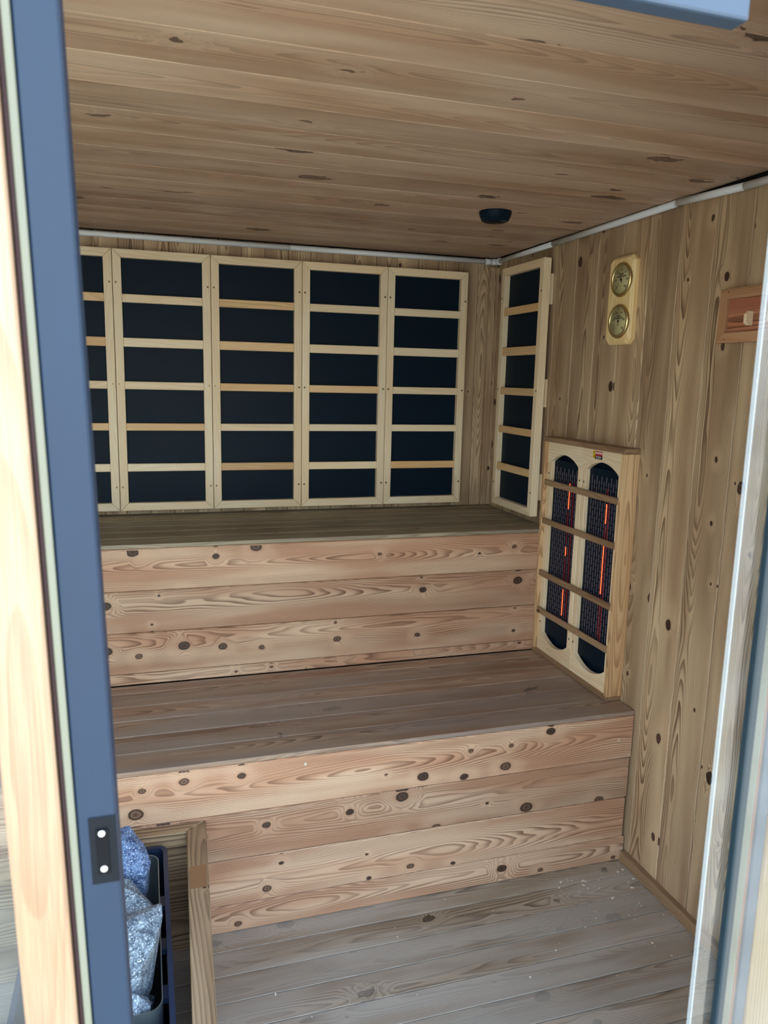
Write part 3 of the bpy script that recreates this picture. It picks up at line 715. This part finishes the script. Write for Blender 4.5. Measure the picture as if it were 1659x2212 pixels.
# ------------------------------------------------------------------ front of the cabin
lean = lambda x, z: x-(z-0.92)*0.0265
def slab(mb_, x0, x1, y0, y1, z0, z1, bev=0.001, grain=(0, 0, 1)):
    pts = [(lean(x0, z0), y0, z0), (lean(x1, z0), y0, z0), (lean(x1, z1), y0, z1), (lean(x0, z1), y0, z1)]
    mb_.prism(pts, (0, y1-y0, 0), grain, bev)
dr = empty('door_1', (-1.1, YF, 0), kind='structure')
m = MB(); slab(m, -1.5265, -1.492, YF, YF+0.05, -0.1, 2.05, 0.002); jl = m.build('left_jamb', M_navy, dr)
m = MB(); slab(m, -1.5335, -1.527, YF-0.002, YF+0.04, -0.1, 2.05); m.build('jamb_edging', M_sage, dr)
m = MB(); slab(m, -1.5385, -1.534, YF+0.006, YF+0.04, -0.1, 2.05); m.build('seal', M_groove, dr)
m = MB(); zc = 1.0975
m.prism([(lean(-1.5165, 1.132), YF-0.0012, 1.132), (lean(-1.4925, 1.132), YF-0.0012, 1.132), (lean(-1.4925, 1.064), YF-0.0012, 1.064), (lean(-1.5165, 1.064), YF-0.0012, 1.064)], (0, 0.003, 0), (0, 0, 1), 0.0005)
sp_ = m.build('strike_plate', M_black, jl)
m = MB(); m.prism([(lean(-1.5105, 1.120), YF-0.0035, 1.120), (lean(-1.5000, 1.120), YF-0.0035, 1.120), (lean(-1.5000, 1.075), YF-0.0035, 1.075), (lean(-1.5105, 1.075), YF-0.0035, 1.075)], (0, 0.004, 0), (0, 0, 1), 0.0006)
m.build('keeper', M_blk, jl)
for z in (1.1165, 1.0805):
    MB().lathe([(0, 0.002), (0.0018, 0.0018), (0.0030, 0.0)], (lean(-1.5055, z), YF-0.0037, z), (0, -1, 0), 16).build('screw', M_white, jl)
MB().box((-1.62, YF, 1.985), (-0.60, YF+0.05, 2.16), 'x', 0.002).build('header', M_navy, dr)
MB().box((-0.7287, YF+0.018, -0.1), (-0.7135, YF+0.0235, 2.05), 'z', 0.001).build('right_jamb', M_navy, dr)
MB().box((-0.7287, YF+0.0238, -0.1), (-0.7135, YF+0.0275, 2.05), 'z', 0.0005).build('seal', plain('brown_seal', srgb(130, 84, 66), 0.6), dr)
MB().box((-0.7287, YF+0.0278, -0.1), (-0.7135, YF+0.0460, 2.05), 'z', 0.001).build('jamb_edging', M_sage, dr)
tk = MB(); tk.box((-1.46, -2.400, 1.906), (-0.857, -2.374, 1.984), 'x', 0.0035, 2)
tko = tk.build('sliding_track', M_grey, dr)

lf2 = empty('door_2', (-0.5, -2.455, 0), kind='structure')
m = MB(); m.box((-0.8455, -2.4510, 0.02), (-0.10, -2.4460, 1.90), 'z'); m.build('glass_pane', M_glass, lf2)
m = MB(); m.box((-0.8475, -2.4512, 0.02), (-0.8457, -2.4458, 1.90), 'z'); m.build('pane_edge', M_gedge, lf2)
m = MB(); m.box((-0.8410+0.022, -2.4625, 0.30), (-0.8410+0.034, -2.4515, 1.75), 'z', 0.003, 3); m.build('handle', M_teal, lf2)

m = MB()
x = -0.7130
while x < 0.08:
    m.box((x, YF+0.016, -0.12), (min(x+0.094, 0.08), YF+0.045, 2.15), 'z', 0.002); x += 0.095
tag(m.build('wall_front', W_ext), kind='structure')
m = MB(); m.box((-1.62, YF+0.002, 2.06), (0.08, YF+0.04, 2.2), 'x'); m.box((XL-.06, YF+0.002, 2.052), (-1.62, YF+.04, 2.2), 'x')
tag(m.build('trim_2', W_ext), kind='structure')
wn = empty('window_1', (-1.95, YF, 0), kind='structure')
m = MB(); slab(m, -1.5840, -1.5392, YF-0.006, YF+0.045, -0.12, 2.06, 0.002); m.build('window_frame', W_trim, wn)
m = MB(); m.box((XL-0.06, YF-0.006, -0.12), (XL, YF+.04, 2.06), 'z', .002); m.box((XL, YF-0.006, -0.12), (-1.60, YF+.04, 0.06), 'x', .002); m.build('window_frame', W_trim, wn)
m = MB()
m.prism([(XL, YF+0.012, 0.06), (lean(-1.584, 0.06), YF+0.012, 0.06), (lean(-1.584, 2.05), YF+0.012, 2.05), (XL, YF+0.012, 2.05)], (0, 0.008, 0), (0, 0, 1)); m.build('glass_pane', M_wglass, wn)

# ------------------------------------------------------------------ crumbs
m = MB(); rr = random.Random(11)
for i in range(90):
    if i < 70: x, y = -0.03-abs(rr.gauss(0, 0.14)), -1.19-abs(rr.gauss(0, 0.17))
    else: x, y = rr.uniform(-1.2, -0.1), rr.uniform(-1.55, -1.19)
    if y < -1.75 or x < -1.25: continue
    s_ = rr.choice([0.0007, 0.0009, 0.0011, 0.0016, 0.0022] if i % 6 else [0.003, 0.0038])
    t = bmesh.new(); bmesh.ops.create_icosphere(t, subdivisions=1, radius=s_)
    mt = Matrix.Translation((x, y, s_*0.35)) @ Matrix.Rotation(rr.uniform(0, 6), 4, 'Z') @ Matrix.Diagonal((rr.uniform(1, 1.9), rr.uniform(.7, 1), 0.4, 1))
    m.absorb(t, (0, 0, 1), None, mt)
tag(m.build('crumbs', M_crumb), 'tiny white crumbs and splinters scattered on the floor near the right wall', 'crumbs', None, 'stuff')

for o in bpy.data.objects:
    if '_w' in o: del o['_w']
